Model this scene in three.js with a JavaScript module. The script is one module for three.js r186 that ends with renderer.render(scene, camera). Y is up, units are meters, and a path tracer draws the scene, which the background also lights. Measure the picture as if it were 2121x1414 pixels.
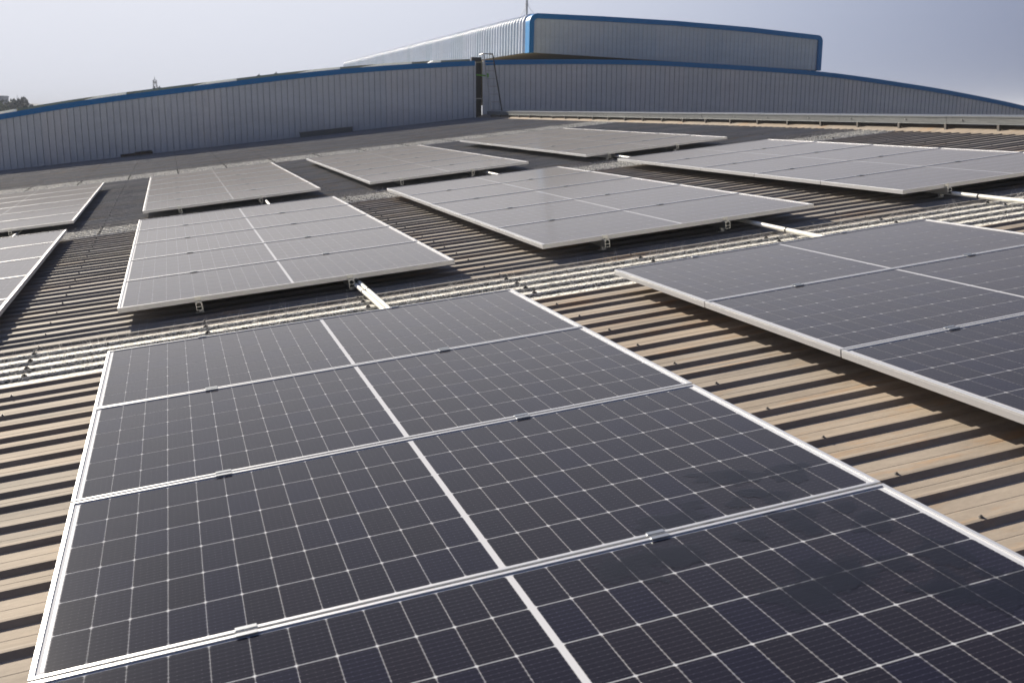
import * as THREE from 'three';
import { mergeGeometries } from 'three/addons/utils/BufferGeometryUtils.js';

// ---------------------------------------------------------------- camera, sky, sun, exposure
const SL = 0.10503;                                   // slope of the roof that carries the panels
const scene = new THREE.Scene();
const camera = new THREE.PerspectiveCamera(36.28, 1.5015, 0.05, 6000);
camera.position.set(0.42032, 1.27323, 0);
camera.rotation.set(-0.21946, -0.31378, 0.00277, 'YXZ');
camera.focus = 5.2; camera.userData.fStop = 6;
scene.add(camera);

const SUN = new THREE.Vector3(-0.721, 0.93, -1.85).normalize();
function skyTexture() {
  const W = 1024, H = 512, d = new Float32Array(W * H * 4);
  for (let j = 0; j < H; j++) for (let i = 0; i < W; i++) {
    const th = ((i + 0.5) / W - 0.5) * 2 * Math.PI, el = ((j + 0.5) / H - 0.5) * Math.PI;
    const x = Math.cos(el) * Math.cos(th), y = Math.sin(el), z = Math.cos(el) * Math.sin(th);
    const g = Math.acos(Math.min(1, x * SUN.x + y * SUN.y + z * SUN.z)) * 57.2958;
    const lg = c => 1 / (1 + Math.exp((g - c) / 10));
    const e = Math.max(0, y) * 57.3;
    const hz = 0.9 + 0.1 * Math.min(1, e / 6);
    const t = THREE.MathUtils.smoothstep(e, 6, 58), uR = 1 - 0.8 * t, uG = 1 - 0.7 * t, uB = 1 - 0.47 * t;     // hazy horizon, deeper and bluer overhead
    const an = Math.exp(-e / 14) * THREE.MathUtils.smoothstep(g, 70, 110);           // haze low in the sky opposite the sun
    const au = 0.9 * Math.exp(-((g / 9) ** 2));
    const k = (j * W + i) * 4;
    const E = 0.54;                                                  // the exposure below takes this up again
    d[k] = E * ((0.04 + 0.82 * lg(55) * hz) * uR + au + 0.11 * an); d[k + 1] = E * ((0.055 + 0.82 * lg(56.5) * hz) * uG + au * 0.95 + 0.14 * an); d[k + 2] = E * ((0.11 + 0.84 * lg(60) * hz) * uB + au * 0.85 + 0.2 * an);
    if (y < -0.01) { d[k] = 0.1; d[k + 1] = 0.1; d[k + 2] = 0.095; }
    d[k + 3] = 1;
  }
  const t = new THREE.DataTexture(d, W, H, THREE.RGBAFormat, THREE.FloatType);
  t.mapping = THREE.EquirectangularReflectionMapping; t.magFilter = t.minFilter = THREE.LinearFilter;
  t.colorSpace = THREE.LinearSRGBColorSpace; t.needsUpdate = true; return t;
}
const sky = skyTexture();
scene.background = sky; scene.environment = sky;
const sun = new THREE.DirectionalLight(new THREE.Color(1, 0.9, 0.75), 5);
sun.position.copy(SUN).multiplyScalar(60).add(new THREE.Vector3(4, 0, -15)); sun.target.position.set(4, 0, -15);
sun.castShadow = true; sun.shadow.mapSize.set(4096, 4096);
Object.assign(sun.shadow.camera, { left: -40, right: 40, top: 40, bottom: -40, near: 1, far: 160 });
scene.add(sun, sun.target);
scene.fog = new THREE.FogExp2(new THREE.Color(0.72, 0.78, 0.9), 0.0008);

const renderer = new THREE.WebGLRenderer({ antialias: true });
renderer.toneMapping = THREE.LinearToneMapping; renderer.toneMappingExposure = 1.85;
renderer.shadowMap.enabled = true;

// ---------------------------------------------------------------- helpers
let seed = 20231;
const rnd = () => { seed = (seed * 1664525 + 1013904223) >>> 0; return seed / 4294967296; };
const used = new Map();
function numbered(n) { const c = used.get(n) || 0; used.set(n, c + 1); return c ? `${n}_${String(c).padStart(3, '0')}` : n; }
function tag(o, label, category, group) { o.userData.label = label; o.userData.category = category; if (group) o.userData.group = group; return o; }
function sh(o) { o.traverse(m => { if (m.isMesh) { m.castShadow = true; m.receiveShadow = true; } }); return o; }
function mesh(name, geo, mat, parent) { const m = new THREE.Mesh(geo, mat); m.name = parent === scene ? numbered(name) : name; m.castShadow = m.receiveShadow = true; (parent || scene).add(m); return m; }
const CS = Math.cos(SL), SN = Math.sin(SL);
const rp = (s, n, z) => new THREE.Vector3(s * CS - n * SN, s * SN + n * CS, z);   // point given along the slope / off the roof / along the ridge
function roofGroup(name, s, n, z) { const g = new THREE.Group(); g.name = numbered(name); g.position.copy(rp(s, n, z)); g.rotation.z = SL; scene.add(g); return g; }
function box(w, h, d, x = 0, y = 0, z = 0) { return new THREE.BoxGeometry(w, h, d).translate(x, y, z); }
function merge(list) { return mergeGeometries(list.map(g => { const q = g.index ? g.toNonIndexed() : g; for (const k of Object.keys(q.attributes)) if (!['position', 'normal', 'uv'].includes(k)) q.deleteAttribute(k); return q; })); }
function rod(a, b, r, seg = 8) {
  const d = new THREE.Vector3().subVectors(b, a), g = new THREE.CylinderGeometry(r, r, d.length(), seg);
  g.applyQuaternion(new THREE.Quaternion().setFromUnitVectors(new THREE.Vector3(0, 1, 0), d.clone().normalize()));
  return g.translate((a.x + b.x) / 2, (a.y + b.y) / 2, (a.z + b.z) / 2);
}
// tileable value noise
function lattice(n) { const a = new Float32Array(n * n); for (let i = 0; i < n * n; i++) a[i] = rnd(); return a; }
function noiseField(W, H, octs) {                                    // octs: [cellsX, cellsY, amp]
  const out = new Float32Array(W * H); let tot = 0;
  for (const [cx, cy, amp] of octs) {
    tot += amp; const L = new Float32Array(cx * cy); for (let i = 0; i < L.length; i++) L[i] = rnd();
    for (let j = 0; j < H; j++) {
      const v = j / H * cy, y0 = Math.floor(v), fy = v - y0, sy = fy * fy * (3 - 2 * fy), y1 = (y0 + 1) % cy;
      for (let i = 0; i < W; i++) {
        const u = i / W * cx, x0 = Math.floor(u), fx = u - x0, sx = fx * fx * (3 - 2 * fx), x1 = (x0 + 1) % cx;
        out[j * W + i] += amp * ((L[y0 * cx + x0] * (1 - sx) + L[y0 * cx + x1] * sx) * (1 - sy) + (L[y1 * cx + x0] * (1 - sx) + L[y1 * cx + x1] * sx) * sy);
      }
    }
  }
  for (let i = 0; i < out.length; i++) out[i] /= tot;
  return out;
}
function tex(W, H, fn, srgb = true, rx = 1, ry = 1) {
  const d = new Uint8Array(W * H * 4);
  for (let j = 0; j < H; j++) for (let i = 0; i < W; i++) { const c = fn(i, j, j * W + i), k = (j * W + i) * 4; d[k] = c[0]; d[k + 1] = c[1]; d[k + 2] = c[2]; d[k + 3] = 255; }
  const t = new THREE.DataTexture(d, W, H, THREE.RGBAFormat); t.wrapS = t.wrapT = THREE.RepeatWrapping; t.magFilter = THREE.LinearFilter; t.minFilter = THREE.LinearMipmapLinearFilter; t.generateMipmaps = true;
  if (srgb) t.colorSpace = THREE.SRGBColorSpace; t.repeat.set(rx, ry); t.needsUpdate = true; return t;
}
const cl = v => Math.max(0, Math.min(255, v));
const s8 = l => 255 * (l <= 0.0031308 ? 12.92 * l : 1.055 * Math.pow(l, 1 / 2.4) - 0.055);   // linear reflectance to 8 bit

// ---------------------------------------------------------------- materials
const nA = noiseField(1024, 512, [[8, 8, 1], [20, 40, 0.8], [40, 160, 0.7], [256, 256, 0.5], [512, 512, 0.5]]);
const nB = noiseField(1024, 512, [[5, 16, 1], [13, 60, 1], [60, 200, 0.5]]);
const nC = noiseField(512, 512, [[64, 64, 1], [128, 128, 1], [256, 256, 0.8]]);
// paint of the roof: tan, weathered along the slope, rusty freckles. uv in metres, tile 5 m x 2.5 m
const roofMap = tex(1024, 512, (i, j, k) => {
  const a = (nA[k] - 0.5) * 2, b = (nB[k] - 0.5) * 2, rust = Math.max(0, nB[(k + 200 * 1024 + 311) % nB.length] * 0.6 + nA[(k + 77 * 1024) % nA.length] * 0.4 - 0.55) * 6;
  const v = 1 + 0.32 * a + 0.26 * b;
  return [cl(s8(0.285 * v * (1 + 0.15 * rust))), cl(s8(0.24 * v * (1 - 0.08 * rust))), cl(s8(0.193 * v * (1 - 0.3 * Math.min(1, rust))))];
}, true, 1 / 5, 1 / 2.5);
const roofBump = tex(512, 512, (i, j, k) => { const v = cl(nC[k] * 255); return [v, v, v]; }, false, 1.2, 1.2);
const tones = [[1, 1, 1], [1.05, 1.03, 1.0], [0.93, 0.94, 0.95], [1.02, 0.98, 0.94]];
const roofMats = tones.map(t => new THREE.MeshStandardMaterial({ color: new THREE.Color(...t), map: roofMap, roughness: 0.85, bumpMap: roofBump, bumpScale: 0.0004 }));
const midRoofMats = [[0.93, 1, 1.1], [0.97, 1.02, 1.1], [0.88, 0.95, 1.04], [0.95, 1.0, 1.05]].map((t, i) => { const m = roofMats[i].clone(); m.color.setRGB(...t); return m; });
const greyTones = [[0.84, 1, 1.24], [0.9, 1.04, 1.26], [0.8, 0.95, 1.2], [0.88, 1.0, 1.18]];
const farRoofMats = greyTones.map((t, i) => { const m = roofMats[i].clone(); m.color.setRGB(...t); return m; });   // the sheets further off are tinted greyer
const frpNoise = noiseField(1024, 1024, [[70, 90, 0.8], [150, 180, 1.2], [350, 400, 1]]);
const frpMap = tex(1024, 1024, (i, j, k) => { const f = cl(((frpNoise[k] - 0.5) * 2.0 + 0.88) * 255); return [f, f, cl(f * 0.985)]; }, true, 1, 1);
const frpBump = tex(1024, 1024, (i, j, k) => { const v = cl(frpNoise[(k + 517) % frpNoise.length] * 255); return [v, v, v]; }, false, 1, 1);
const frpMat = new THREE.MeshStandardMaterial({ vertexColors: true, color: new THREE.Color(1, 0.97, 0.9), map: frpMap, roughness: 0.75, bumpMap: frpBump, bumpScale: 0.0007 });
const fibreMat = new THREE.MeshStandardMaterial({ color: new THREE.Color(0.86, 0.85, 0.83), roughness: 0.6 });
const wallMap = tex(512, 512, (i, j, k) => { const v = 0.92 + 0.2 * (nB[k] - 0.5) + 0.1 * (nC[k] - 0.5); return [cl(s8(0.73 * v)), cl(s8(0.775 * v)), cl(s8(0.815 * v))]; }, true, 0.25, 0.25);
const wallMats = [[1, 1, 1], [0.96, 0.97, 0.98], [1.03, 1.01, 1]].map(t => new THREE.MeshStandardMaterial({ color: new THREE.Color(...t), map: wallMap, roughness: 0.45 }));
const shellMats = wallMats.map((m, i) => { const c = m.clone(); c.color.setRGB(...[[0.86, 0.92, 1.08], [0.8, 0.88, 1.03], [0.9, 0.95, 1.1]][i]); return c; });
const blueMat = new THREE.MeshPhysicalMaterial({ color: new THREE.Color(0.0, 0.19, 0.5), roughness: 0.45, specularIntensity: 0.35 });
const aluMap = tex(256, 256, (i, j, k) => { const v = 0.97 + 0.05 * (nC[k] - 0.5); return [cl(255 * v), cl(255 * v), cl(255 * v)]; }, true, 3, 3);
const frameMat = new THREE.MeshStandardMaterial({ color: new THREE.Color(0.63, 0.64, 0.66), map: aluMap, roughness: 0.4, metalness: 0.5 });
const aluMat = new THREE.MeshStandardMaterial({ color: new THREE.Color(0.52, 0.53, 0.53), roughness: 0.35, metalness: 0.85 });
const clampMat = new THREE.MeshStandardMaterial({ color: new THREE.Color(0.36, 0.38, 0.4), roughness: 0.35, metalness: 0.8 });
const steelMat = new THREE.MeshStandardMaterial({ color: new THREE.Color(0.5, 0.5, 0.49), roughness: 0.35, metalness: 0.9 });
const darkMat = new THREE.MeshStandardMaterial({ color: new THREE.Color(0.03, 0.03, 0.032), roughness: 0.8 });
const screwMat = new THREE.MeshStandardMaterial({ color: new THREE.Color(0.16, 0.15, 0.14), roughness: 0.5, metalness: 0.5 });
const rubberMat = new THREE.MeshStandardMaterial({ color: new THREE.Color(0.025, 0.024, 0.023), roughness: 0.9 });
const pvcMat = new THREE.MeshStandardMaterial({ color: new THREE.Color(0.76, 0.75, 0.69), roughness: 0.4 });
const galvN = noiseField(512, 256, [[24, 12, 1], [60, 30, 1], [160, 80, 0.6]]);
const galvMat = new THREE.MeshStandardMaterial({ map: tex(512, 256, (i, j, k) => { const v = 0.22 + 0.2 * (galvN[k] - 0.5); return [cl(s8(v * 0.96)), cl(s8(v * 1.01)), cl(s8(v * 1.03))]; }, true, 0.6, 1.6), roughness: 0.42, metalness: 0.55 });

// photovoltaic laminate: cells and white backsheet lie under one sheet of glass (the coat)
const coat = { ior: 1.25, roughness: 0.12, sheen: 2, sheenRoughness: 0.42, sheenColor: new THREE.Color(0.95, 0.86, 0.74) };   // the sheen is the film of dust on the glass
function cellTexture() {
  const c = document.createElement('canvas'); c.width = 256; c.height = 512; const x = c.getContext('2d');
  x.fillStyle = 'rgb(23,21,31)'; x.fillRect(0, 0, 256, 512);
  for (let k = 0; k < 60; k++) { x.fillStyle = `rgba(${k % 2 ? 60 : 20},${k % 2 ? 58 : 20},${k % 2 ? 64 : 26},0.10)`; x.fillRect(k * 4.27, 0, 1.6, 512); }      // fingers
  for (let b = 0; b < 10; b++) {
    const y = (b + 0.5) * 51.2;
    x.fillStyle = 'rgba(120,118,124,0.36)'; x.fillRect(0, y - 1, 256, 2);                          // ribbon wires
    x.fillStyle = 'rgba(220,218,220,0.85)'; x.fillRect(0, y - 1.5, 8, 3); x.fillRect(248, y - 1.5, 8, 3);   // solder ends
    for (let q = 1; q < 5; q++) { x.fillStyle = 'rgba(150,148,152,0.5)'; x.fillRect(q * 51 - 3, y - 2.2, 6, 4.4); }
  }
  const t = new THREE.CanvasTexture(c); t.colorSpace = THREE.SRGBColorSpace; t.anisotropy = 8; return t;
}
const cellMap = cellTexture();
const cellMats = [[1, 1, 1], [0.9, 0.93, 1.15], [1.12, 1.06, 1.0], [0.98, 0.98, 1.08], [1.05, 1.02, 0.94]].map(t =>
  new THREE.MeshPhysicalMaterial({ color: new THREE.Color(...t), map: cellMap, ...coat }));
const sheetMat = new THREE.MeshPhysicalMaterial({ color: new THREE.Color(0.54, 0.55, 0.58), ...coat });

// ---------------------------------------------------------------- setting: ground, hills, roof
{
  const g = new THREE.CircleGeometry(5000, 64).rotateX(-Math.PI / 2);
  const m = mesh('ground', g, new THREE.MeshStandardMaterial({ color: new THREE.Color(0.13, 0.13, 0.1), roughness: 1 }), scene);
  m.position.y = -9; m.userData.kind = 'structure';
}
{
  const N = 120, D = 14, pos = [], idx = [];
  for (let i = 0; i <= N; i++) for (let j = 0; j <= D; j++) {
    const x = -420 + i * 6, z = -760 - j * 20;
    const t = Math.sin(j / D * Math.PI), ridge = 18 + 2.2 * Math.sin(x * 0.021 + 1) + 1.1 * Math.sin(x * 0.083) - Math.max(0, (x + 130) * 0.05);
    pos.push(x, -9.1 + Math.max(0, ridge * t + (rnd() - 0.5) * 1.0), z);
  }
  for (let i = 0; i < N; i++) for (let j = 0; j < D; j++) { const a = i * (D + 1) + j, b = a + D + 1; idx.push(a, b, a + 1, b, b + 1, a + 1); }
  const g = new THREE.BufferGeometry(); g.setAttribute('position', new THREE.Float32BufferAttribute(pos, 3)); g.setIndex(idx); g.computeVertexNormals();
  mesh('hills', g, new THREE.MeshStandardMaterial({ color: new THREE.Color(0.06, 0.075, 0.06), roughness: 1, side: THREE.DoubleSide }), scene).userData.kind = 'structure';
}

const PAN = -0.137, TOP = -0.12, S0 = -17, S1 = 10.66, PERIOD = 0.771;
const RIBS = [0, 0.207, 0.368, 0.58], FRP_RIBS = [0, 0.19, 0.38, 0.571];
const FRP = new Set([-1, -10, -23, -24]);
// a profiled sheet: list of [z, n, tone] across, extruded up the slope
function profileSheet(prof, s0, s1, ns, wob, zc) {
  const pos = [], uv = [], col = [], idx = []; let base = 0;
  for (let p = 0; p + 1 < prof.length; p++) {
    for (let i = 0; i <= ns; i++) {
      const s = s0 + (s1 - s0) * i / ns;
      for (const q of [prof[p], prof[p + 1]]) {
        const w = wob(s, q[0]);
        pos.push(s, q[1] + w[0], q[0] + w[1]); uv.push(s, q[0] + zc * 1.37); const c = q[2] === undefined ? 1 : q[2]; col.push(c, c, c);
      }
    }
    for (let i = 0; i < ns; i++) { const a = base + 2 * i; idx.push(a, a + 1, a + 2, a + 1, a + 3, a + 2); }
    base += 2 * (ns + 1);
  }
  const g = new THREE.BufferGeometry();
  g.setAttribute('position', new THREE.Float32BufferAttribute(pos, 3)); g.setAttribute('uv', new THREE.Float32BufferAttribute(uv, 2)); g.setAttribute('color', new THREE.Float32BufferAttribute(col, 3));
  g.setIndex(idx); g.computeVertexNormals(); return g;
}
function sheetProfile(k, frp) {
  const dn = (k & 1) ? 0.0007 : 0, pr = [], P0 = PAN + dn, T0 = TOP + dn, ribs = frp ? FRP_RIBS : RIBS;
  const end = PERIOD - 0.05;
  pr.push([-0.05, P0, 1]);
  ribs.forEach((r, i) => {
    pr.push([r - 0.037, P0, 1], [r - 0.022, T0, 0.95], [r - 0.011, T0 + 0.0008, 1], [r, T0, 0.95], [r + 0.018, P0, frp ? (k === -1 ? 0.22 : 0.7) : 1]);  // skylights: shade of the near rib face is put into the vertex tone
    const nx = i < 3 ? ribs[i + 1] : PERIOD, w = nx - r - 0.05, nV = frp ? 0 : 1;
    for (let v = 0; v < nV; v++) {
      const zc = r + 0.013 + w * 0.56;
      if (zc + 0.004 < end) pr.push([zc - 0.004, P0], [zc - 0.0015, P0 - 0.0009], [zc + 0.0015, P0 - 0.0009], [zc + 0.004, P0]);
    }
    if (frp) pr.push([r + 0.045, P0, k === -1 ? 0.55 : 0.85], [r + 0.06, P0, 0.97]);  // painted rib shade fades out across the pan
  });
  pr.push([end, P0, 1]);
  return pr;
}
const roof = new THREE.Group(); roof.name = numbered('roof'); roof.userData.kind = 'structure'; roof.rotation.z = SL; scene.add(roof);
const screwGeo = merge([new THREE.CylinderGeometry(0.0095, 0.0105, 0.0025, 12).translate(0, 0.00125, 0), new THREE.CylinderGeometry(0.0055, 0.0055, 0.0065, 6).translate(0, 0.0058, 0), new THREE.CylinderGeometry(0.0028, 0.0028, 0.004, 6).translate(0, 0.010, 0)]).scale(0.8, 0.62, 0.8);
const bigScrewGeo = merge([new THREE.CylinderGeometry(0.014, 0.016, 0.006, 10).translate(0, 0.003, 0), new THREE.CylinderGeometry(0.0075, 0.0075, 0.008, 6).translate(0, 0.009, 0)]);
const farScrews = [];
for (let k = -38; k <= 7; k++) {
  const frp = FRP.has(k), z0 = -5.876 + PERIOD * k, ph = rnd() * 9;
  const near = k >= -12;
  const wob = frp ? (s, z) => [0.0016 * (rnd() - 0.5), 0.003 * (rnd() - 0.5)]
    : (s, z) => [0.0009 * Math.sin(s * 2.1 + ph + z * 3) + 0.0006 * Math.sin(s * 5.3 + ph * 2), 0.0011 * Math.sin(s * 1.3 + ph * 3) + 0.0006 * Math.sin(s * 4.1 + ph)];
  // the noise of the glass fibre sheets has to agree where strips share an edge
  const memo = new Map();
  const w2 = frp ? (s, z) => { const q = s.toFixed(3) + '/' + z.toFixed(4); if (!memo.has(q)) memo.set(q, wob(s, z)); return memo.get(q); } : wob;
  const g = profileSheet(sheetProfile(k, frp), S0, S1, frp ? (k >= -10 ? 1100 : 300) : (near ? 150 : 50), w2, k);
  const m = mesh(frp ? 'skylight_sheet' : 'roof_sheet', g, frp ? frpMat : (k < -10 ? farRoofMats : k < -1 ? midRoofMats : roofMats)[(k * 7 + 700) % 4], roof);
  m.position.z = z0;
  if (frp) m.userData.label = 'weathered white fibreglass skylight sheet with fraying ribs';
  const ribs = frp ? FRP_RIBS : [RIBS[1], RIBS[3]];
  for (let q = -8; q <= 11; q++) for (const r of ribs) {
    const s = -0.44 + 0.9955 * q + (rnd() - 0.5) * 0.016, geo = frp ? bigScrewGeo : screwGeo;
    if (s > 10.5 || s < S0 + 0.3) continue;
    if (k >= -2 && s > -1.2 && s < 5.6) { const sc = mesh('roof_screw', geo, frp ? darkMat : screwMat, m); sc.position.set(s, TOP + 0.0012, r - 0.012 + (rnd() - 0.5) * 0.006); sc.rotation.y = rnd() * 3; }
    else farScrews.push(geo.clone().translate(s, TOP + 0.0012, z0 + r - 0.013));
  }
}
mesh('roof_screws', merge(farScrews), rubberMat, roof).userData.kind = 'stuff';
// frayed glass fibres standing off the skylight sheets
{
  const fg = new THREE.BufferGeometry();
  fg.setAttribute('position', new THREE.Float32BufferAttribute([-0.0007, 0, 0, 0.0007, 0, 0, 0.0002, 1, 0.12, 0.0003, 0, -0.0007, 0, 0, 0.0007, 0.0002, 1, 0.12], 3)); fg.computeVertexNormals();
  for (const [k, n, a, b] of [[-1, 11000, -3, 9], [-10, 9000, -3, 10.4], [-23, 4000, -4, 10.4], [-24, 4000, -4, 10.4]]) {
    const im = new THREE.InstancedMesh(fg, fibreMat, n); im.name = 'frayed_fibre'; im.userData.kind = 'stuff'; const M = new THREE.Matrix4(), Q = new THREE.Quaternion(), E = new THREE.Euler();
    for (let i = 0; i < n; i++) {
      const r = FRP_RIBS[Math.floor(rnd() * 4)], onTop = rnd() < 0.6, dz = onTop ? -0.024 + 0.028 * rnd() : -0.03 + 0.19 * rnd();
      const s = a + (b - a) * rnd(), cl2 = 0.5 + 0.5 * Math.sin(s * 9 + r * 40) * Math.sin(s * 23);
      E.set((rnd() - 0.5) * 2.6, rnd() * 6.28, (rnd() - 0.5) * 2.6); Q.setFromEuler(E);
      const len = (onTop ? 0.005 : 0.004) + 0.009 * rnd() * rnd() + (rnd() < 0.02 ? 0.018 * cl2 : 0);
      M.compose(new THREE.Vector3(s, (dz < 0.004 ? TOP : PAN) - 0.001, -5.876 + PERIOD * k + r + dz), Q, new THREE.Vector3(1, len, 1)); im.setMatrixAt(i, M);
    }
    im.castShadow = im.receiveShadow = true; roof.add(im);
  }
}
// ridge cap and the far slope
{
  const A = [[10.54, -0.1195], [10.8, -0.058], [10.98, -0.052]];
  for (let i = 0; i < 16; i++) {
    const z0 = 1.6 - i * 2.4, z1 = Math.max(-35.15, z0 - 2.42), d = (i & 1) * 0.0015, pos = [], uv = [];
    for (let q = 0; q < 2; q++) { const [a, b] = [A[q], A[q + 1]]; pos.push(a[0], a[1] + d, z0, b[0], b[1] + d, z0, a[0], a[1] + d, z1, b[0], b[1] + d, z0, b[0], b[1] + d, z1, a[0], a[1] + d, z1); for (const c of [[a, z0], [b, z0], [a, z1], [b, z0], [b, z1], [a, z1]]) uv.push(c[0][0], c[1]); }
    // folded down edge
    pos.push(A[0][0] - 0.002, A[0][1] + d, z0, A[0][0], A[0][1] + d, z1, A[0][0] - 0.004, A[0][1] - 0.014 + d, z0, A[0][0], A[0][1] + d, z1, A[0][0] - 0.004, A[0][1] - 0.014 + d, z1, A[0][0] - 0.004, A[0][1] - 0.014 + d, z0);
    for (let q = 0; q < 6; q++) uv.push(q * 0.01, q * 0.2);
    const g = new THREE.BufferGeometry(); g.setAttribute('position', new THREE.Float32BufferAttribute(pos, 3)); g.setAttribute('uv', new THREE.Float32BufferAttribute(uv, 2)); g.computeVertexNormals();
    mesh('ridge_cap', g, roofMats[i % 4], roof);
  }
  const far = mesh('far_slope', new THREE.PlaneGeometry(24, 38).rotateX(-Math.PI / 2).translate(12, 0, 0), roofMats[2], roof);
  far.position.set(10.97, -0.06, -16.2); far.rotation.z = -2 * SL;
}

// ---------------------------------------------------------------- raised warehouse behind, with its ridge ventilator
const TRIM = [[-17, -1.35], [-14, -0.72], [-8, 0.42], [-4.34, 1.087], [-2.07, 1.483], [1.27, 1.953], [5.83, 2.521], [10.5, 2.87], [13.38, 2.962], [15.6, 2.985], [18.01, 2.955], [24.03, 2.692], [28.52, 2.237], [30.87, 1.93], [33.84, 1.461], [40, 0.25], [44, -0.7]];
function trimY(x) {                                                  // smooth (Catmull-Rom) through the measured arc
  let i = 1; while (i < TRIM.length - 3 && TRIM[i + 1][0] < x) i++;
  const [p0, p1, p2, p3] = [TRIM[i - 1], TRIM[i], TRIM[i + 1], TRIM[i + 2]], t = (x - p1[0]) / (p2[0] - p1[0]);
  const m1 = (p2[1] - p0[1]) / (p2[0] - p0[0]) * (p2[0] - p1[0]), m2 = (p3[1] - p1[1]) / (p3[0] - p1[0]) * (p2[0] - p1[0]);
  return (2 * t ** 3 - 3 * t * t + 1) * p1[1] + (t ** 3 - 2 * t * t + t) * m1 + (-2 * t ** 3 + 3 * t * t) * p2[1] + (t ** 3 - t * t) * m2;
}
const WZ = -35.2;
const roofY = x => x < 10.75 ? x * Math.tan(SL) - 0.137 : 0.98 - (x - 10.75) * Math.tan(SL);
function claddingSheet(x0, x1, yTop, yBot, pitch, depth, ns = 1) {   // ribs run upright, profile in x
  const prof = []; const n = Math.round((x1 - x0) / pitch);
  for (let i = 0; i < n; i++) {
    const a = x0 + (x1 - x0) * i / n, w = (x1 - x0) / n;
    prof.push([a, 0], [a + w * 0.80, 0], [a + w * 0.815, -depth], [a + w * 0.97, -depth], [a + w * 0.985, 0], [a + w, 0]);
  }
  const pos = [], uv = [];
  for (let i = 0; i + 1 < prof.length; i++) {
    const [a, za] = prof[i], [b, zb] = prof[i + 1]; if (Math.abs(a - b) < 1e-6) continue;
    const ta = yTop(a), tb = yTop(b), ba = yBot(a), bb = yBot(b);
    pos.push(a, ba, za, b, bb, zb, b, tb, zb, a, ba, za, b, tb, zb, a, ta, za);
    uv.push(a, ba, b, bb, b, tb, a, ba, b, tb, a, ta);
  }
  const g = new THREE.BufferGeometry(); g.setAttribute('position', new THREE.Float32BufferAttribute(pos, 3)); g.setAttribute('uv', new THREE.Float32BufferAttribute(uv, 2)); g.computeVertexNormals(); return g;
}
function arcBand(x0, x1, y0, y1, zf, zb, step = 0.5) {               // bar that follows the arc, y0..y1 relative to its top line
  const n = Math.max(2, Math.round((x1 - x0) / step)), s = new THREE.Shape();
  for (let i = 0; i <= n; i++) { const x = x0 + (x1 - x0) * i / n; i ? s.lineTo(x, trimY(x) + y1) : s.moveTo(x, trimY(x) + y1); }
  for (let i = n; i >= 0; i--) { const x = x0 + (x1 - x0) * i / n; s.lineTo(x, trimY(x) + y0); }
  return new THREE.ExtrudeGeometry(s, { depth: zf - zb, bevelEnabled: false }).translate(0, 0, zb);
}
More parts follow.
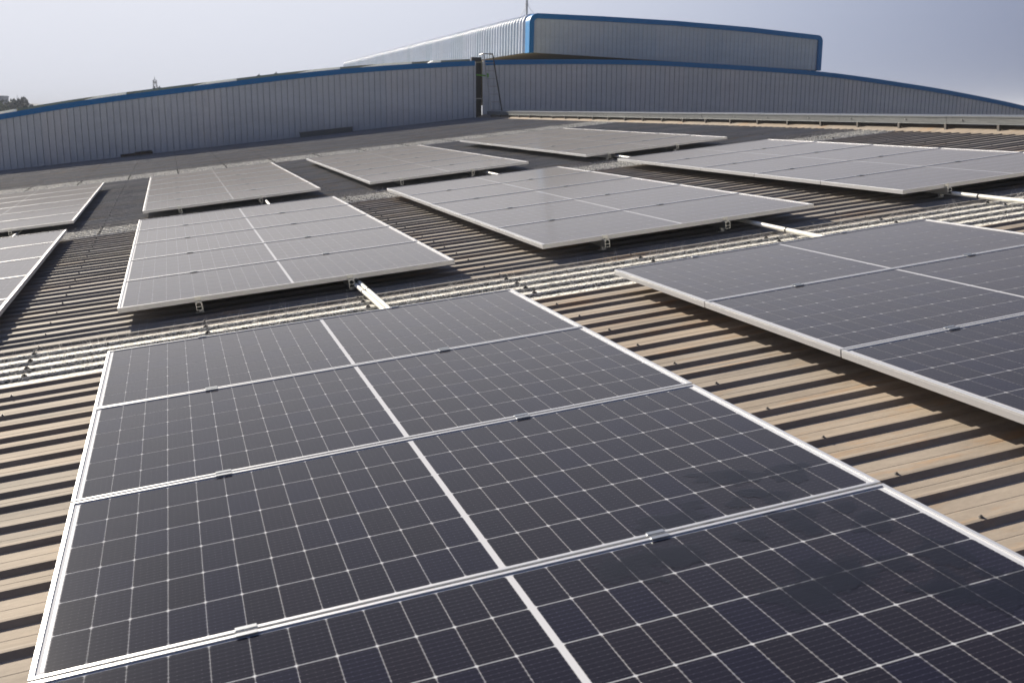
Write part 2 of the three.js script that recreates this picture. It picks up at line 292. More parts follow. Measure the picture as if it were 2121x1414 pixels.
{
  const b = new THREE.Group(); b.name = numbered('raised_warehouse'); b.position.set(0, 0, WZ); scene.add(b);
  tag(b, 'long grey ribbed metal warehouse end wall with arched blue edge behind the solar roof', 'warehouse');
  const put = (x0, x1) => { mesh('cladding_sheet', claddingSheet(x0, x1, x => trimY(x) - 0.05, x => roofY(x) - 0.35, 0.19, 0.04), wallMats[Math.floor(rnd() * 3)], b); };
  for (let x = -16.9; x < 10.4; x += 0.76) put(x, Math.min(x + 0.76, 10.46));
  for (let x = 10.8; x < 41.5; x += 0.76) put(x, x + 0.76);
  mesh('fascia', arcBand(-16.9, 10.47, -0.165, 0, 0.07, -0.02), blueMat, b);
  mesh('fascia', arcBand(10.82, 41.6, -0.165, 0, 0.07, -0.02), blueMat, b);
  mesh('corner_flashing', box(0.05, 2.0, 0.09, 10.475, trimY(10.47) - 1.03, 0.02), wallMats[2], b);
  mesh('corner_flashing', box(0.06, 2.0, 0.09, 10.79, trimY(10.47) - 1.0, 0.01), wallMats[2], b);
  mesh('dark_gap', box(0.34, 2.2, 0.1, 10.63, 1.9, -0.34), darkMat, b);
  mesh('gap_bracket', box(0.27, 0.02, 0.03, 10.63, 1.62, -0.02), steelMat, b);
  // roof: sheets laid over the arc behind the fascia, a bright translucent strip here and there
  const over = new THREE.MeshStandardMaterial({ color: new THREE.Color(0.36, 0.34, 0.23), roughness: 0.6 }), white = new THREE.MeshPhysicalMaterial({ color: new THREE.Color(0.9, 0.92, 0.9), roughness: 1, transmission: 0.6, thickness: 0 });
  for (let i = 0; i < 12; i++) {
    const x0 = -16.9 + i * 4.9, x1 = Math.min(41.6, x0 + 4.9), lift = x0 < 10.4 ? 0.08 : -0.035;
    mesh('roof_sheet', arcBand(x0, Math.min(x1, x0 < 10.4 && x1 > 10.47 ? 10.47 : x1), lift - 0.03, lift, -0.55, -52), over, b);
    if (x0 < 10.4 && x1 > 10.47) mesh('roof_sheet', arcBand(10.47, x1, -0.065, -0.035, -0.03, -52), over, b);
  }
  mesh('eave_closure', arcBand(-16.9, 10.47, -0.03, 0.05, -0.52, -0.56), over, b);
  for (const [x0, x1] of [[-2.0, -0.75], [1.25, 2.6], [4.5, 5.9], [6.55, 8.3], [-5.6, -3.95], [8.9, 9.3]]) {
    const s = new THREE.Shape(), n = 8; s.moveTo(x0, trimY(x0) + 0.003);
    for (let i = 1; i <= n; i++) { const x = x0 + (x1 - x0) * i / n; s.lineTo(x, trimY(x) + 0.003); }
    for (let i = n; i >= 1; i--) { const x = x0 + (x1 - x0) * i / n; s.lineTo(x, trimY(x) + 0.003 + 0.07 * Math.min(1, i / 3)); }
    mesh('translucent_strip', new THREE.ExtrudeGeometry(s, { depth: 0.5, bevelEnabled: false }).translate(0, 0, -0.5), white, b);
  }
  for (const x of [-3.7, -3.5, 0.1, 0.25, 3.35, 3.9]) mesh('roof_bolt', merge([box(0.03, 0.06, 0.03, x, trimY(x) + 0.105, -0.6), box(0.12, 0.02, 0.05, x, trimY(x) + 0.085, -0.6)]), screwMat, b);
}
{
  // ridge ventilator: boxed monitor on the raised roof
  const MZ = -40, g = new THREE.Group(); g.name = numbered('ridge_ventilator'); g.position.set(0, 0, MZ); scene.add(g);
  tag(g, 'raised ribbed metal ventilator box with rounded blue edges on top of the warehouse roof', 'roof ventilator');
  const T = [[14.4, 4.905], [17.19, 4.86], [20.37, 4.775], [23.72, 4.612], [27.0, 4.385]];
  const topY = x => { let i = 0; while (i < T.length - 2 && T[i + 1][0] < x) i++; return T[i][1] + (T[i + 1][1] - T[i][1]) * (x - T[i][0]) / (T[i + 1][0] - T[i][0]); };
  const botY = x => 3.44 - (x - 14.05) * 0.0385, X0 = 14.05, X1 = 27.31, LEN = 46;
  const outline = (d) => {                                          // outline inset by d, open at the bottom
    const p = [], r = 0.34 - d;
    p.push([X0 + d, botY(X0)]);
    for (let i = 0; i <= 8; i++) { const a = Math.PI - i / 8 * Math.PI / 2; p.push([X0 + 0.02 + d + r + r * Math.cos(a), 4.9 - d - r + r * Math.sin(a)]); }
    for (const [x, y] of T.slice(1)) p.push([x - (x > 26 ? 0.12 : 0), y - d]);
    const r2 = 0.24 - d;
    for (let i = 0; i <= 8; i++) { const a = Math.PI / 2 - i / 8 * Math.PI / 2; p.push([X1 - d - r2 + r2 * Math.cos(a), 4.37 - d - r2 + r2 * Math.sin(a)]); }
    p.push([X1 - d, botY(X1)]); return p;
  };
  const O = outline(0), I = outline(0.17), rim = new THREE.Shape(O.map(p => new THREE.Vector2(...p)).concat(I.slice().reverse().map(p => new THREE.Vector2(...p))));
  mesh('edge_trim', new THREE.ExtrudeGeometry(rim, { depth: 0.5, bevelEnabled: true, bevelSize: 0.012, bevelThickness: 0.012, bevelSegments: 2 }).translate(0, 0, -0.42), blueMat, g);
  for (let x = X0 + 0.14; x < X1 - 0.3; x += 0.76) { const x1 = Math.min(x + 0.76, X1 - 0.12); mesh('cladding_sheet', claddingSheet(x, x1, q => Math.min(topY(Math.max(14.4, q)) - 0.1, 4.9 - 0.34 + Math.sqrt(Math.max(0, 0.0784 - Math.max(0, X0 + 0.36 - q) ** 2)), q > 26.9 ? 4.2 : 9), q => botY(q), 0.19, 0.022), wallMats[Math.floor(rnd() * 3)], g); }
  // side and roof shell: ribbed sheets bent over the rounded shoulder, each 0.76 m along the ridge
  const shell = outline(0.02);
  const sheets = 59;
  for (let k = 0; k < sheets; k++) {
    const z0 = -0.44 - k * 0.77, pos = [], prof = [];
    for (let r = 0; r < 2; r++) { const a = z0 - r * 0.385; prof.push([a, 0], [a - 0.2, 0], [a - 0.23, 0.07], [a - 0.3, 0.07], [a - 0.385, 0]); }
    const pts = shell.slice(0, 14);
    for (let i = 0; i + 1 < prof.length; i++) {
      const [za, oa] = prof[i], [zb, ob] = prof[i + 1]; if (za === zb) continue;
      for (let j = 0; j + 1 < pts.length; j++) {
        const off = (q, o) => { const A = pts[Math.max(0, q - 1)], B = pts[Math.min(pts.length - 1, q + 1)], dx = B[0] - A[0], dy = B[1] - A[1], l = Math.hypot(dx, dy); return [pts[q][0] - dy / l * o, pts[q][1] + dx / l * o]; };
        const a0 = off(j, oa), a1 = off(j + 1, oa), b0 = off(j, ob), b1 = off(j + 1, ob);
        pos.push(...a0, za, ...a1, za, ...b1, zb, ...a0, za, ...b1, zb, ...b0, zb);
      }
    }
    const q = new THREE.BufferGeometry(); q.setAttribute('position', new THREE.Float32BufferAttribute(pos, 3)); q.setAttribute('uv', new THREE.Float32BufferAttribute(new Float32Array(pos.length / 3 * 2).map((_, i) => (i & 1 ? pos[(i >> 1) * 3 + 1] : pos[(i >> 1) * 3 + 2])), 2)); q.computeVertexNormals();
    mesh('shell_sheet', q, shellMats[Math.floor(rnd() * 3)], g);
  }
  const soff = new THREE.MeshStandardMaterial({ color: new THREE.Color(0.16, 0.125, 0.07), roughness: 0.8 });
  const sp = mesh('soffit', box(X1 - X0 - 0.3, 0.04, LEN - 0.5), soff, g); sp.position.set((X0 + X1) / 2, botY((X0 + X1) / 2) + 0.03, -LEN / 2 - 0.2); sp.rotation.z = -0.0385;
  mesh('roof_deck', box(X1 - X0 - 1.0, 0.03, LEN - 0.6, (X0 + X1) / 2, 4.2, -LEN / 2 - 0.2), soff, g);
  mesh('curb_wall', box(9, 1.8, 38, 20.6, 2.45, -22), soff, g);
  mesh('soffit_post', box(0.22, 0.55, 0.2, 19.15, 3.1, -0.7), blueMat, g);
}
{
  const g = new THREE.Group(); g.name = numbered('lightning_rod'); g.position.set(16.0, 4.88, -46); scene.add(g);
  tag(g, 'thin grey lightning rod with stay wires standing on the ventilator roof', 'lightning rod');
  const V = (x, y, z) => new THREE.Vector3(x, y, z);
  mesh('mast', merge([rod(V(0, 0, 0), V(0, 3.2, 0), 0.05), rod(V(0, 3.2, 0), V(0, 4.4, 0), 0.02)]), steelMat, g);
  mesh('stay_collar', new THREE.CylinderGeometry(0.07, 0.07, 0.1, 10).translate(0, 0.93, 0), steelMat, g);
  for (let i = 0; i < 3; i++) { const a = i * 2.094 + 0.5; mesh('stay_wire', rod(V(0, 0.95, 0), V(Math.cos(a) * 0.8, -0.05, Math.sin(a) * 0.8), 0.008, 5), steelMat, g); }
}
{
  // ladder at the gap, with hooked hand rails over the wall top
  const g = new THREE.Group(); g.name = numbered('ladder'); g.position.set(10.9, 1.0, -34.86); scene.add(g);
  tag(g, 'thin metal ladder leaning at the dark gap in the warehouse wall', 'ladder');
  const V = (x, y, z) => new THREE.Vector3(x, y, z), foot = [V(0.02, 0.1, 0.25), V(0.39, 0.1, 0.25)], top = [V(-0.16, 2.0, -0.12), V(0.17, 2.0, -0.12)];
  for (let i = 0; i < 2; i++) mesh('side_rail', merge([rod(foot[i], top[i], 0.022), rod(top[i], V(top[i].x, 2.1, -0.2), 0.02), rod(V(top[i].x, 2.1, -0.2), V(top[i].x, 2.08, -0.6), 0.02)]), i ? darkMat : steelMat, g);
  for (let k = 0; k < 7; k++) { const t = 0.08 + k * 0.135, a = foot[0].clone().lerp(top[0], t), b = foot[1].clone().lerp(top[1], t); mesh('rung', rod(a, b, 0.012, 6), steelMat, g); }
  mesh('top_bar', rod(V(-0.16, 2.1, -0.2), V(0.17, 2.1, -0.2), 0.02), steelMat, g);
  const st = new THREE.Group(); st.name = numbered('green_strap'); st.position.set(10.7, 2.38, -35.0); scene.add(st);
  tag(st, 'bright green strap tied across the dark gap beside the ladder', 'strap');
  const gm = new THREE.MeshStandardMaterial({ color: new THREE.Color(0.16, 0.5, 0.04), roughness: 0.7 });
  mesh('webbing', rod(V(-0.22, 0.02, 0), V(0.14, -0.01, 0.04), 0.022, 6), gm, st);
  mesh('knot', new THREE.IcosahedronGeometry(0.07, 1).scale(0.7, 1.1, 0.6).translate(0.16, 0, 0.05), gm, st);
}
{
  const a = mesh('wooden_plank', merge([box(0.95, 0.07, 0.16), box(0.5, 0.03, 0.1, 0.2, 0.05, 0.02)]), new THREE.MeshStandardMaterial({ color: new THREE.Color(0.05, 0.03, 0.02), roughness: 0.9 }), scene);
  a.position.set(-0.55, -0.12, -34.75); a.rotation.z = SL; tag(a, 'dark plank lying on the roof at the foot of the warehouse wall', 'plank');
  const b = new THREE.Group(); b.name = numbered('metal_flashing'); b.position.set(5.35, 0.5, -34.95); b.rotation.z = SL; scene.add(b);
  tag(b, 'long dark grey metal flashing box against the foot of the warehouse wall', 'flashing');
  const fm = new THREE.MeshStandardMaterial({ color: new THREE.Color(0.17, 0.18, 0.18), roughness: 0.6, metalness: 0.3 });
  mesh('casing', box(1.7, 0.16, 0.2), fm, b); mesh('lid', box(1.74, 0.02, 0.24, 0, 0.09, 0), fm, b);
}

// ---------------------------------------------------------------- cable tray along the ridge
{
  const g = roofGroup('cable_tray', 10.72, -0.12, -18); 
  tag(g, 'long galvanised cable tray on short legs along the roof ridge', 'cable tray');
  for (let i = 0; i < 15; i++) {
    const z1 = -16.1 + i * 2.45, z0 = z1 + 2.44, zc = (z0 + z1) / 2, L = 2.444, dy = 0.002 * Math.sin(i * 2.3);
    const s = mesh('tray_section', merge([box(0.0025, 0.1, L, -0.07, 0.145 + dy, zc), box(0.0025, 0.1, L, 0.13, 0.145 + dy, zc), box(0.2, 0.0025, L, 0.03, 0.098 + dy, zc), box(0.016, 0.003, L, -0.079, 0.0965 + dy, zc)]), galvMat, g);
    const lid = mesh('tray_lid', merge([box(0.216, 0.002, L, 0.03, 0.1975 + dy, zc), box(0.0018, 0.014, L, -0.0785, 0.19 + dy, zc)]), galvMat, s); void lid;
    for (const q of [0.3, 1.6]) mesh('tray_bolt', new THREE.CylinderGeometry(0.011, 0.011, 0.012, 6).rotateZ(Math.PI / 2).translate(-0.077, 0.15, z1 + q), aluMat, s);
  }
  const legs = []; for (let z = -33.6; z < 20; z += 0.98) legs.push(z);
  for (const z of legs) {
    const zz = z + 18 - (z > -18 ? 0 : 0); const m = mesh('tray_leg', merge([box(0.035, 0.1, 0.04, -0.085, 0.045, 0), box(0.07, 0.006, 0.06, -0.095, 0.002, 0), box(0.26, 0.022, 0.04, 0.03, 0.084, 0)]), screwMat, g);
    m.position.z = zz; if (zz > 20) m.visible = true;
    if (zz > 19) { g.remove(m); break; }
  }
}

// ---------------------------------------------------------------- solar panels
const L = 2.278, W = 1.144, GAP = 0.01, P = W + GAP;
const CW = 0.0906, CD = 0.1806, SX = 0.0010, SZ = 0.0037, MID = 0.018;
const cellsWide = 24 * CW + 22 * SX + MID, cellsDeep = 6 * CD + 5 * SZ;
const cellX = i => (L - cellsWide) / 2 + i * (CW + SX) + (i >= 12 ? MID - SX : 0), cellZ = j => (W - cellsDeep) / 2 + j * (CD + SZ);
function cellGeo() {
  const c = 0.006, s = new THREE.Shape(), k = 0.002;
  s.moveTo(c, 0); s.lineTo(CW - c, 0); s.lineTo(CW - k, k); s.lineTo(CW, c); s.lineTo(CW, CD - c); s.lineTo(CW - k, CD - k); s.lineTo(CW - c, CD); s.lineTo(c, CD); s.lineTo(k, CD - k); s.lineTo(0, CD - c); s.lineTo(0, c); s.lineTo(k, k);
  const g = new THREE.ShapeGeometry(s).toNonIndexed(), p = g.attributes.position, uv = g.attributes.uv;
  for (let i = 0; i < p.count; i++) { const x = p.getX(i), y = p.getY(i); uv.setXY(i, x / CW, y / CD); p.setXYZ(i, x, 0, y); }
  const nr = g.attributes.normal; for (let i = 0; i < nr.count; i++) nr.setXYZ(i, 0, 1, 0);
  // shape winding faces down after the swap: turn the triangles over
  const a = p.array; for (let t = 0; t < p.count; t += 3) for (let q = 0; q < 3; q++) { const x = a[(t + 1) * 3 + q]; a[(t + 1) * 3 + q] = a[(t + 2) * 3 + q]; a[(t + 2) * 3 + q] = x; }
  const b = uv.array; for (let t = 0; t < p.count; t += 3) for (let q = 0; q < 2; q++) { const x = b[(t + 1) * 2 + q]; b[(t + 1) * 2 + q] = b[(t + 2) * 2 + q]; b[(t + 2) * 2 + q] = x; }
  return g;
}
const CELL = cellGeo();
function frameGeo() {
  const s = new THREE.Shape([[0.001, 0.001], [L - 0.001, 0.001], [L - 0.001, W - 0.001], [0.001, W - 0.001]].map(p => new THREE.Vector2(...p))), l = 0.0115;
  s.holes.push(new THREE.Path([[l, l], [l, W - l], [L - l, W - l], [L - l, l]].map(p => new THREE.Vector2(...p))));
  const g = new THREE.ExtrudeGeometry(s, { depth: 0.031, bevelEnabled: true, bevelThickness: 0.001, bevelSize: 0.001, bevelSegments: 2 });
  g.rotateX(Math.PI / 2).translate(0, -0.001, 0);                  // shape y becomes +z, extruded downwards
  const groove = [box(L - 0.002, 0.0015, 0.0012, L / 2, -0.0085, W + 0.0002), box(0.0012, 0.0015, W - 0.002, -0.0002, -0.0085, W / 2), box(0.0012, 0.0015, W - 0.002, L + 0.0002, -0.0085, W / 2)];
  return merge([g, ...groove]);
}
const FRAME = frameGeo();
const SHEET = box(L - 0.022, 0.004, W - 0.022, L / 2, -0.0062, W / 2);
const RIBBONS = [cellX(0) - 0.006, cellX(23) + CW + 0.006].map(x => box(0.004, 0.0002, cellsDeep - 0.03, x, -0.0039, W / 2));
const ALLCELLS = [0, 1, 2, 3, 4].map(m => merge([].concat(...[...Array(24).keys()].map(i => [...Array(6).keys()].filter(j => (i * 5 + j * 11 + ((i * j) % 7)) % 5 === m).map(j => CELL.clone().translate(cellX(i), -0.0038, cellZ(j)))))));
const ribbonMat = new THREE.MeshPhysicalMaterial({ ...coat, color: new THREE.Color(0.8, 0.79, 0.77), roughness: 0.3, metalness: 0.7 });
function makePanel(single) {
  const g = new THREE.Group();
  mesh('frame', FRAME, frameMat, g); mesh('backsheet', SHEET, sheetMat, g); for (const r of RIBBONS) mesh('edge_ribbon', r, ribbonMat, g);
  if (single) for (let i = 0; i < 24; i++) for (let j = 0; j < 6; j++) {
    const c = mesh('cell', CELL, cellMats[(i * 5 + j * 11 + ((i * j) % 7)) % 5], g); c.position.set(cellX(i), -0.0038, cellZ(j));
  }
  else for (let m = 0; m < 5; m++) { const c = mesh('cells', ALLCELLS[m], cellMats[m], g); c.userData.kind = 'stuff'; }
  return g;
}
const protoNear = makePanel(true), protoFar = makePanel(false);
const CLAMP = merge([box(0.052, 0.0025, 0.013, 0, 0.0016, -0.0155), box(0.052, 0.0025, 0.013, 0, 0.0016, 0.0155), box(0.052, 0.016, 0.0022, 0, -0.0052, -0.0085), box(0.052, 0.016, 0.0022, 0, -0.0052, 0.0085), box(0.052, 0.0025, 0.0192, 0, -0.0126, 0)]);
const BOLT = merge([new THREE.CylinderGeometry(0.0062, 0.0062, 0.008, 12).translate(0, -0.0074, 0), new THREE.CylinderGeometry(0.003, 0.003, 0.002, 6).translate(0, -0.003, 0)]);
const END = merge([box(0.042, 0.0025, 0.012, 0, 0.0016, -0.005), box(0.042, 0.036, 0.0025, 0, -0.0152, 0.0022), box(0.042, 0.0025, 0.022, 0, -0.0334, 0.0145), box(0.042, 0.006, 0.0025, 0, -0.031, 0.0245)]);
const ENDBOLT = new THREE.CylinderGeometry(0.0065, 0.0065, 0.009, 6).translate(0, -0.028, 0.0135);

const GAPC = 0.75739, ZB = [-5.80798, -12.87097, -20.9677];
const ARR = {                                                        // column, block, dz, dx, dn, slope, pitch, panels, rails at (left, right), single cells
  A: [0, 0, -0.00482, 0.03773, -0.00324, -0.00637, 0.00083, 4, 0.215, 0.688, true, 'large foreground array'],
  B: [1, 0, 0.00482, -0.05619, 0.01499, 0.0017, 0.00237, 3, 0.24, 0.715, true, 'near array at the right picture edge'],
  C: [0, 1, -0.0015, 0.03136, -0.00837, -0.00567, 0.00021, 5, 0.222, 0.67, true, 'middle array left of centre'],
  D: [1, 1, 0.0155, -0.06421, 0.00061, 0.00041, 0.0004, 5, 0.216, 0.655, true, 'middle array right of centre'],
  E: [2, 1, -0.0021, 0.02339, 0.00068, 0, 0.00011, 5, 0.187, 0.66, false, 'middle array at the right picture edge'],
  F: [-1, 1, -0.0119, -0.00567, -0.00553, -0.00025, -0.00107, 5, 0.2, 0.68, false, 'middle array at the left picture edge'],
  G: [-1, 2, 0.13684, -0.01205, 0.00407, 0.00019, -0.00249, 6, 0.2, 0.68, false, 'rear array at the left picture edge'],
  H: [0, 2, -0.0751, 0.04275, -0.00602, 0.00327, -0.0007, 6, 0.2, 0.651, false, 'rear array second from the left'],
  I: [1, 2, -0.05035, -0.05011, 0.00041, 0.00318, -0.00157, 6, 0.19, 0.635, false, 'rear array third from the left'],
  J: [2, 2, -0.01138, 0.053, 0.00239, 0.0009, -0.00136, 6, 0.152, 0.63, false, 'rear array nearest the ridge cable tray'],
};
const ORD = ['farthest', 'second farthest', 'third farthest', 'fourth farthest', 'fifth farthest', 'sixth farthest'];
const railShape = new THREE.Shape([[-0.02, 0], [0.02, 0], [0.02, 0.05], [0.008, 0.05], [0.008, 0.046], [0.016, 0.046], [0.016, 0.027], [-0.016, 0.027], [-0.016, 0.046], [-0.008, 0.046], [-0.008, 0.05], [-0.02, 0.05]].map(p => new THREE.Vector2(...p)));
railShape.holes.push(new THREE.Path([[-0.016, 0.004], [-0.016, 0.023], [0.016, 0.023], [0.016, 0.004]].map(p => new THREE.Vector2(...p))));
for (const [key, [col, blk, dz, dx, dn, sl, pi, n, t0, t1, single, where]] of Object.entries(ARR)) {
  const zf = ZB[blk] + dz, s0 = col * (L + GAPC) + dx, len = n * P - GAP;
  for (let i = 0; i < n; i++) {
    const g = (single ? protoNear : protoFar).clone(); g.name = numbered('solar_panel'); scene.add(g);
    // corner of this panel on the (slightly tilted) plane of its array
    const k = i * P, nn = dn - sl * L / 2 + pi * (k - 2.9) + (rnd() - 0.5) * 0.002;
    g.position.copy(rp(s0, nn, zf + k - 0.005)); g.rotation.order = 'ZXY'; g.rotation.set(-pi + (rnd() - 0.5) * 0.0012, 0, SL + sl + (rnd() - 0.5) * 0.0008);
    const last = i === n - 1, pos = i === 0 ? ORD[0] : last && n > 4 ? 'nearest' : key === 'A' && last ? 'nearest' : key === 'B' && last ? 'nearest' : ORD[i];
    tag(g, `${pos} solar panel in the ${where}`, 'solar panel', 'solar panels mounted in rows on the roof');
    for (const t of [t0, t1]) {
      if (i > 0) { const c = mesh('mid_clamp', CLAMP, clampMat, g); c.position.set(t * L + (rnd() - 0.5) * 0.012, 0, -GAP / 2); mesh('bolt', BOLT, aluMat, c); }
      if (i === 0) { const c = mesh('end_clamp', END, aluMat, g); c.position.set(t * L, 0, -0.001); c.rotation.y = Math.PI; mesh('bolt', ENDBOLT, aluMat, c); }
      if (last && key !== 'A' && key !== 'B') { const c = mesh('end_clamp', END, aluMat, g); c.position.set(t * L, 0, W + 0.001); mesh('bolt', ENDBOLT, aluMat, c); }
    }
  }
  [t0, t1].forEach((t, q) => {
    const z0 = zf - 0.05, z1 = zf + len + (key === 'A' || key === 'B' ? 0.9 : 0.035), s = s0 + t * L, nr = dn + sl * (t - 0.5) * L - 0.0345 - 0.05;
    const g = roofGroup('mounting_rail', s, nr, z1); g.rotation.order = 'ZXY'; g.rotation.x = -pi; g.position.copy(rp(s, nr + pi * (z1 - zf - 2.9), z1));
    tag(g, `${q ? 'right' : 'left'} aluminium rail under the ${where}`, 'mounting rail', 'rails carrying the solar panels');
    mesh('rail', new THREE.ExtrudeGeometry(railShape, { depth: z1 - z0, bevelEnabled: false }).translate(0, 0, -(z1 - z0)), aluMat, g);
    for (let z = -0.12; z > -(z1 - z0); z -= 1.15) { const f = mesh('rail_foot', merge([box(0.06, 0.004, 0.04, 0, -0.033, 0), box(0.004, 0.06, 0.04, 0.024, -0.005, 0), box(0.03, 0.033, 0.03, 0.01, -0.0165, 0)]), aluMat, g); f.position.z = z; }
  });
}

// dark wiped smears in the dust on the two nearest panels
{
  const smear = new THREE.MeshStandardMaterial({ color: new THREE.Color(0.006, 0.006, 0.012), roughness: 0.3, transparent: true, opacity: 0.42 });
  const panels = scene.children.filter(o => o.name.startsWith('solar_panel'));
  const put = (p, x, z, w, d, n) => { for (let q = 0; q < n; q++) {
    const pts = [], m = 22, cx = (rnd() - 0.5) * w, cz = (rnd() - 0.5) * d, r = 0.022 + 0.04 * rnd(), st = 0.6 + 1.5 * rnd(), an = rnd() * 3;
    for (let i = 0; i < m; i++) { const a = i / m * 6.283, rr = r * (0.7 + 0.6 * rnd()), X = rr * Math.cos(a) * st, Y = rr * Math.sin(a); pts.push(new THREE.Vector2(X * Math.cos(an) - Y * Math.sin(an), X * Math.sin(an) + Y * Math.cos(an))); }
    const m2 = mesh('wiped_smear', new THREE.ShapeGeometry(new THREE.Shape(pts)).rotateX(Math.PI / 2), smear, p); m2.position.set(x + cx, -0.0026 + 0.0001 * q, z + cz);
  } };
  put(panels[2], 1.75, 1.03, 0.5, 0.12, 6); put(panels[2], 2.05, 0.95, 0.25, 0.15, 5);
  put(panels[3], 1.42, 0.10, 0.4, 0.14, 6); put(panels[3], 1.95, 0.12, 0.4, 0.16, 7); put(panels[3], 1.8, 0.4, 0.25, 0.15, 6); put(panels[3], 2.1, 0.5, 0.2, 0.3, 8);
}

// ---------------------------------------------------------------- white conduits between the arrays
function conduit(name, label, pts, rings, r = 0.0145) {
  const g = new THREE.Group(); g.name = numbered(name); const a = rp(...pts[0]); g.position.copy(a); scene.add(g); tag(g, label, 'conduit', 'white conduits bridging the arrays');
  const v = pts.map(p => rp(...p).sub(a)), curve = new THREE.CatmullRomCurve3(v);
  mesh('pipe', new THREE.TubeGeometry(curve, 24, r, 14), pvcMat, g);
  for (const t of rings) { const p = curve.getPoint(t), d = curve.getTangent(t).multiplyScalar(0.007); mesh('cable_tie', rod(p.clone().sub(d), p.clone().add(d), r + 0.0022, 14), darkMat, g); }
}
conduit('conduit', 'upper of two white conduits between middle left array and foreground array', [[1.622, -0.072, -7.6], [1.618, -0.076, -7.1], [1.628, -0.084, -6.6], [1.634, -0.09, -5.6]], [0.3, 0.52]);
conduit('conduit', 'lower of two white conduits between middle left array and foreground array', [[1.592, -0.078, -7.6], [1.588, -0.084, -7.1], [1.598, -0.09, -6.6], [1.602, -0.094, -5.6]], [0.52]);
conduit('conduit', 'single white conduit from right middle array to the near right array', [[4.705, -0.07, -7.7], [4.71, -0.076, -7.1], [4.722, -0.086, -6.4], [4.735, -0.09, -5.5]], [0.55], 0.017);
conduit('conduit', 'white conduit coming out under the array at the right edge', [[6.555, -0.078, -7.9], [6.56, -0.082, -7.0], [6.575, -0.086, -6.2], [6.59, -0.09, -4.2]], [0.2, 0.42], 0.017);
conduit('conduit', 'short white conduit in the gap below the rear array nearest the tray', [[6.62, -0.075, -14.7], [6.6, -0.08, -13.9], [6.58, -0.085, -12.6]], [0.5], 0.017);
conduit('conduit', 'short white conduit in the gap below the rear array second from left', [[1.6, -0.075, -14.7], [1.585, -0.08, -13.9], [1.58, -0.085, -12.6]], [0.5], 0.017);
conduit('conduit', 'short white conduit in the gap below the rear array third from left', [[4.64, -0.075, -14.7], [4.64, -0.08, -13.9], [4.64, -0.085, -12.6]], [0.5], 0.017);
conduit('conduit', 'short white conduit in the gap at the left edge between two arrays', [[-1.44, -0.075, -14.7], [-1.435, -0.08, -13.9], [-1.43, -0.085, -12.6]], [0.5], 0.017);

// ---------------------------------------------------------------- far away at the left: trees, building, pylon, mast
function tree(x, z, h, w, tone, label) {
  const g = new THREE.Group(); g.name = numbered('tree'); g.position.set(x, -9, z); scene.add(g); tag(g, label, 'tree', 'distant trees beyond the roof');
  mesh('trunk', new THREE.CylinderGeometry(0.12, 0.3, h * 0.55, 8).translate(0, h * 0.275, 0), new THREE.MeshStandardMaterial({ color: new THREE.Color(0.08, 0.06, 0.045), roughness: 1 }), g);
  const pos = [], lobes = []; for (let i = 0; i < 13; i++) lobes.push([(rnd() - 0.5) * w, h * (0.45 + 0.46 * rnd()), (rnd() - 0.5) * w, w * (0.16 + 0.15 * rnd())]);
  lobes.push([0, h * 0.86, 0, w * 0.26]);
  for (let i = 0; i < 2600; i++) {
    const b = lobes[Math.floor(rnd() * lobes.length)], th = rnd() * 6.283, ph = Math.acos(2 * rnd() - 1), r = b[3] * Math.cbrt(0.25 + 0.75 * rnd());
    const c = new THREE.Vector3(b[0] + r * Math.sin(ph) * Math.cos(th), b[1] + r * Math.cos(ph), b[2] + r * Math.sin(ph) * Math.sin(th));
    const q = new THREE.Quaternion().setFromEuler(new THREE.Euler(rnd() * 6, rnd() * 6, rnd() * 6)), s = 0.12 + 0.16 * rnd();
    for (const t of [[-s, 0, 0], [s, 0, 0.4 * s], [0, s * 1.6, 0]]) { const v = new THREE.Vector3(...t).applyQuaternion(q).add(c); pos.push(v.x, v.y, v.z); }
  }
  const cg = new THREE.BufferGeometry(); cg.setAttribute('position', new THREE.Float32BufferAttribute(pos, 3)); cg.computeVertexNormals();
  mesh('crown', cg, new THREE.MeshStandardMaterial({ color: new THREE.Color(...tone), roughness: 0.9, side: THREE.DoubleSide }), g);  // leaf tone has distance haze mixed into its colour
}
tree(-22.2, -150, 11.4, 4.6, [0.06, 0.12, 0.05], 'green tree cut off by the left edge of the picture');
tree(-20.6, -158, 11.9, 3.8, [0.07, 0.11, 0.1], 'rounded tree in front of the grey far building');
tree(-19.3, -160, 12.0, 2.6, [0.06, 0.09, 0.09], 'tallest narrow dark tree beyond the wall at left');
tree(-17.9, -162, 11.5, 3.2, [0.07, 0.1, 0.12], 'lower bluish tree right of the tallest narrow one');
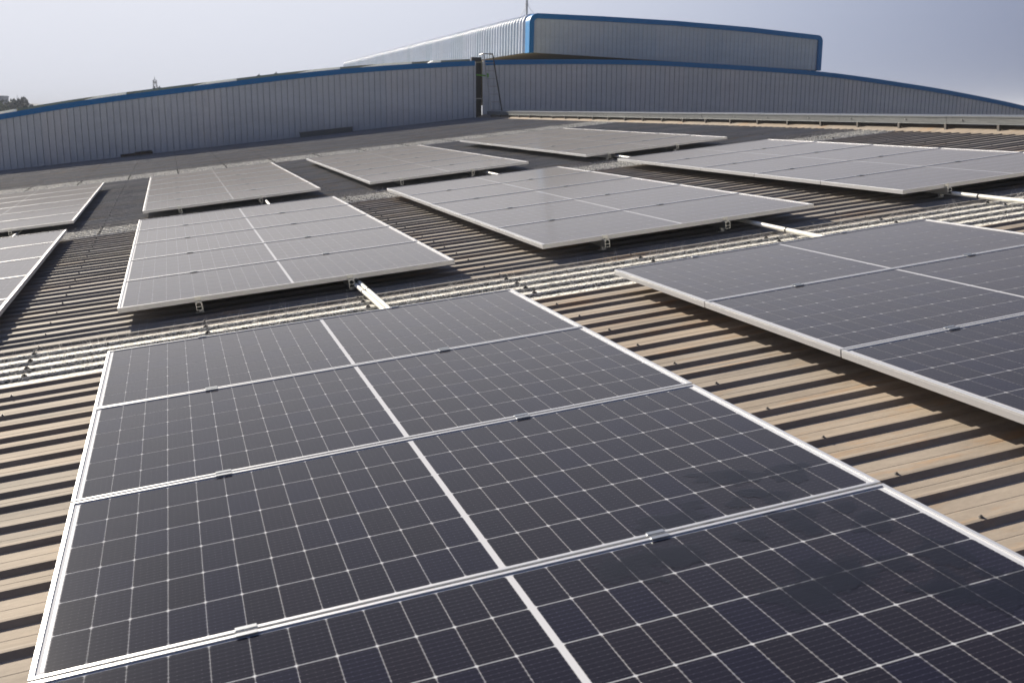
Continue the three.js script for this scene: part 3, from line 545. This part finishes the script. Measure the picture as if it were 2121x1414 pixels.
{
  const towerGlass = new THREE.MeshStandardMaterial({ color: new THREE.Color(0.08, 0.1, 0.14), roughness: 0.2 });
  const g = new THREE.Group(); g.name = numbered('far_building'); g.position.set(-44, -9, -300); scene.add(g); tag(g, 'hazy grey flat topped building behind the trees at the left edge', 'building');
  const m = new THREE.MeshStandardMaterial({ color: new THREE.Color(0.15, 0.19, 0.28), roughness: 0.9 });  // bluish base colour carries painted haze
  mesh('wall', box(11, 12.9, 9, 0, 6.45, 0), m, g); mesh('roof', box(11.3, 0.3, 9.3, 0, 13.05, 0), m, g);
  for (let i = 0; i < 5; i++) for (let j = 0; j < 4; j++) mesh('window', box(1.2, 1.4, 0.1, -4.4 + i * 2.2, 2 + j * 3, 4.52), towerGlass, g);
}
const towerMat = new THREE.MeshStandardMaterial({ color: new THREE.Color(0.12, 0.13, 0.16), roughness: 0.8 });
function lattice2(name, label, cat, x, z, h, w0, w1, r) {
  const g = new THREE.Group(); g.name = numbered(name); g.position.set(x, -9, z); scene.add(g); tag(g, label, cat); const V = (a, b, c) => new THREE.Vector3(a, b, c), n = 9, legs = [], br = [];
  const wd = t => (w0 + (w1 - w0) * t) / 2, cs = [[-1, -1], [1, -1], [1, 1], [-1, 1]];
  for (const [a, b] of cs) legs.push(rod(V(a * wd(0), 0, b * wd(0)), V(a * wd(1), h, b * wd(1)), r * 1.4, 5));
  for (let k = 0; k < n; k++) for (let q = 0; q < 4; q++) { const t0 = k / n, t1 = (k + 1) / n, A = cs[q], B = cs[(q + 1) % 4]; br.push(rod(V(A[0] * wd(t0), h * t0, A[1] * wd(t0)), V(B[0] * wd(t1), h * t1, B[1] * wd(t1)), r, 4), rod(V(A[0] * wd(t1), h * t1, A[1] * wd(t1)), V(B[0] * wd(t1), h * t1, B[1] * wd(t1)), r, 4)); }
  mesh('leg_frame', merge(legs), towerMat, g); mesh('bracing', merge(br), towerMat, g); mesh('top_antenna', merge([rod(V(0, h, 0), V(0, h + 1.2, 0), r, 5), box(1.5, 0.7, 0.5, 0, h - 0.8, 0)]), towerMat, g);
}
lattice2('lattice_tower', 'small hazy lattice tower rising behind the arched blue edge', 'tower', -3.1, -420, 20.4, 3.2, 1.1, 0.11);
{
  const g = new THREE.Group(); g.name = numbered('thin_mast'); g.position.set(-47.7, -9, -398); scene.add(g); tag(g, 'very thin far mast just right of the trees', 'mast');
  mesh('pole', new THREE.CylinderGeometry(0.06, 0.16, 14.6, 6).translate(0, 7.3, 0), towerMat, g); mesh('head', box(0.5, 0.4, 0.3, 0, 13.2, 0), steelMat, g);
}

renderer.render(scene, camera);
